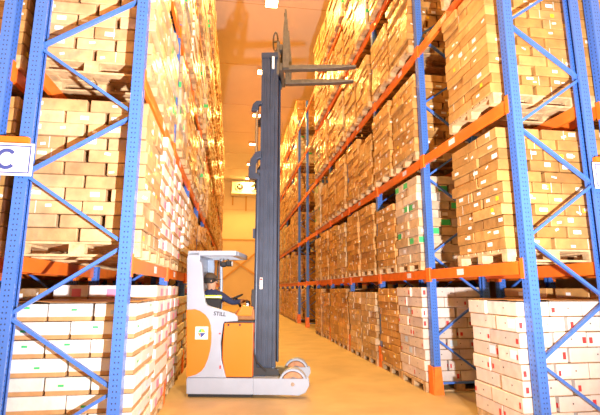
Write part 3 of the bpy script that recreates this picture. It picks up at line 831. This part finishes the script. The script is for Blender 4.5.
E = [('pel', 'wai'), ('wai', 'che'), ('che', 'upc'), ('upc', 'nek'), ('nek', 'hd0'), ('hd0', 'hd1'), ('hd1', 'hd2'), ('hd0', 'chin'), ('upc', 'shR'), ('shR', 'elR'), ('elR', 'wrR'), ('wrR', 'paR'), ('upc', 'shL'), ('shL', 'elL'), ('elL', 'wrL'), ('wrL', 'paL'),
     ('pel', 'hiR'), ('hiR', 'knR'), ('knR', 'anR'), ('anR', 'toR'), ('pel', 'hiL'), ('hiL', 'knL'), ('knL', 'anL'), ('anL', 'toL')]
vs, fs = skin_mesh([J[k] for k in ks], [(ix[a], ix[b]) for a, b in E], [RD[k] for k in ks])
pm = MB()
def region(p):
    if p.z > 1.615 and p.x < .4: return 'skin'
    if p.z < .78 : return 'boot_brown'
    if p.x > .70: return 'boot_brown'
    if p.x > .335 and p.y > .83 and 1.3 < p.z < 1.6: return 'skin'
    return 'navy_cloth'
def add_split(vs, fs, f_m):
    groups = {}
    for f in fs: groups.setdefault(f_m(sum((vs[i] for i in f), Vector()) / len(f)), []).append(f)
    b0 = len(pm.v); pm.v.extend(vs)
    for k, g in groups.items():
        mi = pm.mi(k)
        for f in g: pm.f.append([b0 + i for i in f]); pm.m.append(mi); pm.t.append((1, 1, 1))
add_split(vs, fs, region)
def hand(palm, d, up, out_, mtl, curl=.9, s=1.0):
    """five fingers from the palm end; d runs along the hand, up is the back of the hand, out_ the thumb side"""
    d = Vector(d).normalized(); up = Vector(up).normalized(); sd = d.cross(up).normalized() * out_
    palm = Vector(palm)
    for i, ln in enumerate((.075, .085, .08, .062)):
        base = palm + sd * (.03 - .02 * i) * s + d * .01
        pts = [base]; a = 0
        for sg in (.42, .33, .25):
            a += curl * .55
            pts.append(pts[-1] + (d * math.cos(a) - up * math.sin(a)) * ln * sg * s)
        v, f = skin_mesh([tuple(p) for p in pts], [(0, 1), (1, 2), (2, 3)], [.0105 * s, .0095 * s, .0085 * s, .007 * s], sub=1)
        add_split(v, f, lambda p: mtl)
    tb = palm + sd * .03 * s - d * .035
    pts = [tb, tb + (sd * .8 + d * .5) * .035 * s, tb + (sd * .9 + d * 1.2 - up * .4) * .05 * s]
    v, f = skin_mesh([tuple(p) for p in pts], [(0, 1), (1, 2)], [.014 * s, .011 * s, .009 * s], sub=1)
    add_split(v, f, lambda p: mtl)
hand(J['paR'], (.9, -.25, .0), (0, 0, 1), -1, 'boot_brown', s=1.35)
hand(J['paL'], (.9, .05, .35), (-.3, 0, 1), 1, 'skin', s=1.15)
# nose, lips and ears on the head; it looks towards the mast, a little away from the camera
fd = Vector((.93, .36, -.05)).normalized(); sdv = Vector((-.36, .93, 0)).normalized(); upv = Vector((0, 0, 1))
fc = Vector((.172, .585, 1.755))
for a, b_, r0, r1 in ((fc + fd * .080 + upv * .008, fc + fd * .112 - upv * .028, .012, .017), (fc + fd * .082 - upv * .058 - sdv * .022, fc + fd * .082 - upv * .058 + sdv * .022, .011, .011)):
    v, f = skin_mesh([tuple(a), tuple(b_)], [(0, 1)], [r0, r1], sub=1); add_split(v, f, lambda p: 'skin')
for s in (-1, 1):
    e0 = fc + sdv * s * .088 - fd * .008
    v, f = skin_mesh([tuple(e0 + upv * .02), tuple(e0 - upv * .022)], [(0, 1)], [.017, .012], sub=1); add_split(v, f, lambda p: 'skin')
person = pm.build('person', smooth=True)
person.location = TLOC; person.rotation_euler = (0, 0, TROT); ORG[person] = Vector((0, 0, 0))
tag(person, 'driver in navy work clothes, lime vest band and dark cap seated in the truck cab', 'person')
for s in (-1, 1):
    p = fc + fd * .083 + sdv * s * .033 + upv * .008
    MB().lathe([(.002, -.011), (.008, -.008), (.011, 0), (.008, .008), (.002, .011)], 'ink_dark', 12, Matrix.Translation(p)).build('eye', person, p, smooth=True)
def shell(c, ax, az, z0, z1, mtl, name, dx=(1, 0, 0), n=28, rows=9, parent=person):
    m = MB(); vs_ = []; fs_ = []
    dxv = Vector(dx).normalized(); dyv = Vector((-dxv.y, dxv.x, 0))
    for j in range(rows + 1):
        t = z0 + (z1 - z0) * j / rows
        r = math.sqrt(max(0.0004, 1 - t * t))
        for k in range(n):
            a = 2 * PI * k / n
            vs_.append(Vector(c) + dxv * (ax[0] * r * math.cos(a)) + dyv * (ax[1] * r * math.sin(a)) + Vector((0, 0, az * t)))
    for j in range(rows):
        for k in range(n): fs_.append((j*n+k, j*n+(k+1) % n, (j+1)*n+(k+1) % n, (j+1)*n+k))
    fs_.append(list(range(rows*n, rows*n+n)))
    m.add(vs_, fs_, mtl); return m
hr = shell((.153, .578, 1.765), (.108, .10), .115, -.45, .9, 'hair_dark', 'hair', dx=fd)
hr.build('hair', person, (.153, .578, 1.77), smooth=True)
cp = shell((.163, .585, 1.80), (.112, .106), .10, .05, .97, 'cap_cloth', 'cap', dx=fd)
bill = []
for k in range(13):
    a = math.radians(-60 + 120 * k / 12); bill.append(Vector((.163, .585, 1.80)) + fd * (.115 * math.cos(a)) + sdv * (.105 * math.sin(a)))
tip = []
for k in range(13):
    a = math.radians(-60 + 120 * k / 12); tip.append(Vector((.163, .585, 1.79)) + fd * (.115 * math.cos(a) + .07 * math.cos(a * 1.4)) + sdv * (.10 * math.sin(a)))
vv = bill + tip + [p - Vector((0, 0, .006)) for p in bill] + [p - Vector((0, 0, .006)) for p in tip]
ff = []
for k in range(12): ff += [(k, k+1, 14+k, 13+k), (26+k, 39+k, 40+k, 27+k), (13+k, 14+k, 40+k, 39+k)]
cp.add(vv, ff, 'cap_cloth'); cp.build('cap', person, (.163, .585, 1.8), smooth=True)
def band(z0, z1, rx, ry, c, mtl, name):
    m = MB(); n = 30; vs_ = []; fs_ = []
    for z in (z0, z1):
        for r in (1.0, 1.04):
            for k in range(n):
                a = 2*PI*k/n; ca_, sa = math.cos(a), math.sin(a)
                e = (abs(ca_) ** 3 + abs(sa) ** 3) ** (-1/3)
                vs_.append(Vector((c[0] + rx*r*ca_*e, c[1] + ry*r*sa*e, z)))
    for k in range(n):
        q = (k+1) % n
        fs_ += [(n+k, n+q, 3*n+q, 3*n+k), (k, 2*n+k, 2*n+q, q), (2*n+k, 3*n+k, 3*n+q, 2*n+q), (k, q, n+q, n+k)]
    m.add(vs_, fs_, mtl); return m.build(name, person, (c[0], c[1], z0))
vb = band(1.455, 1.52, .172, .128, (.215, .55), 'vest_lime', 'vest_band')
band(1.478, 1.498, .1815, .1355, (.215, .55), 'vest_silver', 'reflective_strip')

# ------------------------------------------------------------------ signs, lamps, cooler
def sign(name, x0, x1, y, z0, z1, label, letter):
    S = thing(name, label, 'sign', ((x0 + x1) / 2, y, z0))
    MB().cbox((x0, y, z0), (x1, y + .012, z1), 'sign_white', .004).build('panel', S, ((x0 + x1) / 2, y, z0))
    f = MB(); t = .013; i = .022; yy = y - .0012
    for lo, hi in (((x0 + i, z0 + i), (x1 - i, z0 + i + t)), ((x0 + i, z1 - i - t), (x1 - i, z1 - i)), ((x0 + i, z0 + i + t), (x0 + i + t, z1 - i - t)), ((x1 - i - t, z0 + i + t), (x1 - i, z1 - i - t))):
        f.box((lo[0], yy, lo[1]), (hi[0], yy + .001, hi[1]), 'sign_navy')
    f.build('border', S, ((x0 + x1) / 2, yy, z0))
    if letter:
        cx, cz = (x0 + x1) / 2 + .03, (z0 + z1) / 2; g = MB(); n = 22
        for k in range(n):
            a0 = math.radians(42 + 276 * k / n); a1 = math.radians(42 + 276 * (k + 1) / n)
            P = [(cx + rx * math.cos(a), cz + rz * math.sin(a)) for rx, rz, a in ((.058, .066, a0), (.094, .102, a0), (.094, .102, a1), (.058, .066, a1))]
            g.prism(P, y - .0014, y - .0002, 'sign_navy')
        g.build('letter_c', S, (cx, y, cz), fix=True)
    b = MB(); b.box((x0 + .05, y - .002, z1 + .008), (x1 - .06, y + .05, z1 + .065), 'beam_orange'); b.box((x0 + .07, y + .013, z0 + .05), (x0 + .11, y + .03, z1 + .008), 'beam_orange'); b.box((x1 - .13, y + .013, z0 + .05), (x1 - .09, y + .03, z1 + .008), 'beam_orange')
    b.build('hanging_bracket', S, ((x0 + x1) / 2, y, z1))
sign('aisle_sign', -2.42, -1.90, 4.30, 2.66, 2.975, 'white aisle sign with a navy letter C on the left rack end', True)
sign('aisle_sign', 4.06, 4.575, 4.30, 2.75, 3.06, 'white aisle sign with a navy border on the right rack end', False)

def lamp(x, y, label, row):
    L = thing('ceiling_lamp', label, 'lamp', (x, y, CEIL), row)
    c = MB(); s = .27
    for lo, hi in (((-s, -s), (s, -s + .03)), ((-s, s - .03), (s, s)), ((-s, -s + .03), (-s + .03, s - .03)), ((s - .03, -s + .03), (s, s - .03))):
        c.box((x + lo[0], y + lo[1], CEIL - .16), (x + hi[0], y + hi[1], CEIL - .012), 'lamp_case')
    c.box((x - s + .03, y - s + .03, CEIL - .05), (x + s - .03, y + s - .03, CEIL - .012), 'lamp_case')
    c.build('housing', L, (x, y, CEIL - .1))
    MB().box((x - s + .034, y - s + .034, CEIL - .15), (x + s - .034, y + s - .034, CEIL - .13), 'lamp_glow').build('diffuser', L, (x, y, CEIL - .14))
    ld = bpy.data.lights.new('lamp_light', 'AREA'); ld.shape = 'SQUARE'; ld.size = .5; ld.energy = LAMP_W; ld.color = LAMP_C; ld.spread = PI
    lo = bpy.data.objects.new('lamp_light', ld); COL.objects.link(lo); lo.location = (x, y, CEIL - .17)
LAMP_W, LAMP_C = 600.0, (1.0, .56, .13)
LY = [-2.0, 3.9, 9.8, 15.7, 21.4, 27.3, 33.2, 38.9, 44.2]
for i, y in enumerate(LY):
    if i < 3: lamp(1.22, y, 'square ceiling lamp over the near end of the aisle, above the cross aisle', 'ceiling lamps over the near end of the aisle')
    else: lamp(1.22, y, f'glowing square ceiling lamp beyond the raised forks, {ORD[i - 2]} towards the far wall', 'ceiling lamps over the aisle')
EV = thing('evaporator_unit', 'white cooling unit with round fans high on the far wall', 'cooling unit', (1.9, 45.4, 11.5))
c = MB(); c.cbox((-.42, 45.0, 11.55), (4.2, 45.9, 12.68), 'unit_white', .03); c.build('casing', EV, (1.9, 45.4, 11.5))
c = MB(); c.prism([(44.9, 11.40), (45.95, 11.30), (45.95, 11.54), (44.9, 11.54)], -.46, 4.24, 'unit_white', axis='x'); c.build('drip_tray', EV, (1.9, 45.4, 11.4), fix=True)
for x in (.42, 1.92, 3.42):
    mt = Matrix.Translation((x, 44.985, 12.1)) @ Matrix.Rotation(PI / 2, 4, 'X')
    f = MB(); n = 32; rg = []
    f.tube([mt @ Vector((.40 * math.cos(2*PI*i/n), .40 * math.sin(2*PI*i/n), .02)) for i in range(n + 1)], .045, 'unit_white', 8)
    fo = f.build('fan', EV, (x, 44.98, 12.1))
    MB().lathe([(.42, -.005), (.42, .012)], 'mast_dark', 32, mt).build('fan_throat', fo, (x, 44.98, 12.1))
    bl = MB()
    for k in range(5):
        r = mt @ Matrix.Rotation(2*PI*k/5, 4, 'Z') @ Matrix.Rotation(.35, 4, 'X')
        bl.box((.06, -.07, .03), (.36, .07, .04), 'chrome', mtx=r)
    bl.lathe([(.07, .02), (.07, .06), (.03, .08)], 'unit_white', 16, mt); bl.build('fan_blades', fo, (x, 44.95, 12.1))
    MB().box((x + .62, 44.97, 11.75), (x + .66, 44.985, 12.5), 'unit_white').build('casing_seam', EV, (x + .64, 44.98, 12.1))
for x, z in ((-.28, 10.35), (1.12, 9.75)):
    MB().box((x - .07, 45.86, z), (x + .07, 45.985, 11.32), 'wall_brace').build('support_bracket', EV, (x, 45.9, z))

# ------------------------------------------------------------------ camera, lights, view
cam = bpy.data.cameras.new('camera'); cam.sensor_width = 36; cam.sensor_fit = 'HORIZONTAL'; cam.lens = 36 * F_PX / 600
co = bpy.data.objects.new('camera', cam); COL.objects.link(co); co.location = CAMP
co.rotation_euler = R3.to_euler(); cam.clip_end = 200
SC.camera = co
fl = bpy.data.lights.new('photo_flash', 'SPOT'); fl.energy = 4600; fl.color = (1.0, .97, .95); fl.shadow_soft_size = .06; fl.spot_size = math.radians(150); fl.spot_blend = 1.0
fo = bpy.data.objects.new('photo_flash', fl); COL.objects.link(fo); fo.location = (1.5, .45, 1.3)
fo.rotation_euler = (Vector((.4, 9, 8.4)) - fo.location).to_track_quat('-Z', 'Y').to_euler()
wd = bpy.data.worlds.new('World'); SC.world = wd; wd.use_nodes = True
wd.node_tree.nodes['Background'].inputs[0].default_value = (1, .7, .4, 1); wd.node_tree.nodes['Background'].inputs[1].default_value = .02
SC.view_settings.view_transform = 'Standard'; SC.view_settings.look = 'None'; SC.view_settings.exposure = 0.0; SC.view_settings.gamma = 1.0; SC.view_settings.use_curve_mapping = False
SC.cycles.use_denoising = True; SC.cycles.max_bounces = 8; SC.cycles.diffuse_bounces = 5; SC.cycles.sample_clamp_indirect = 6
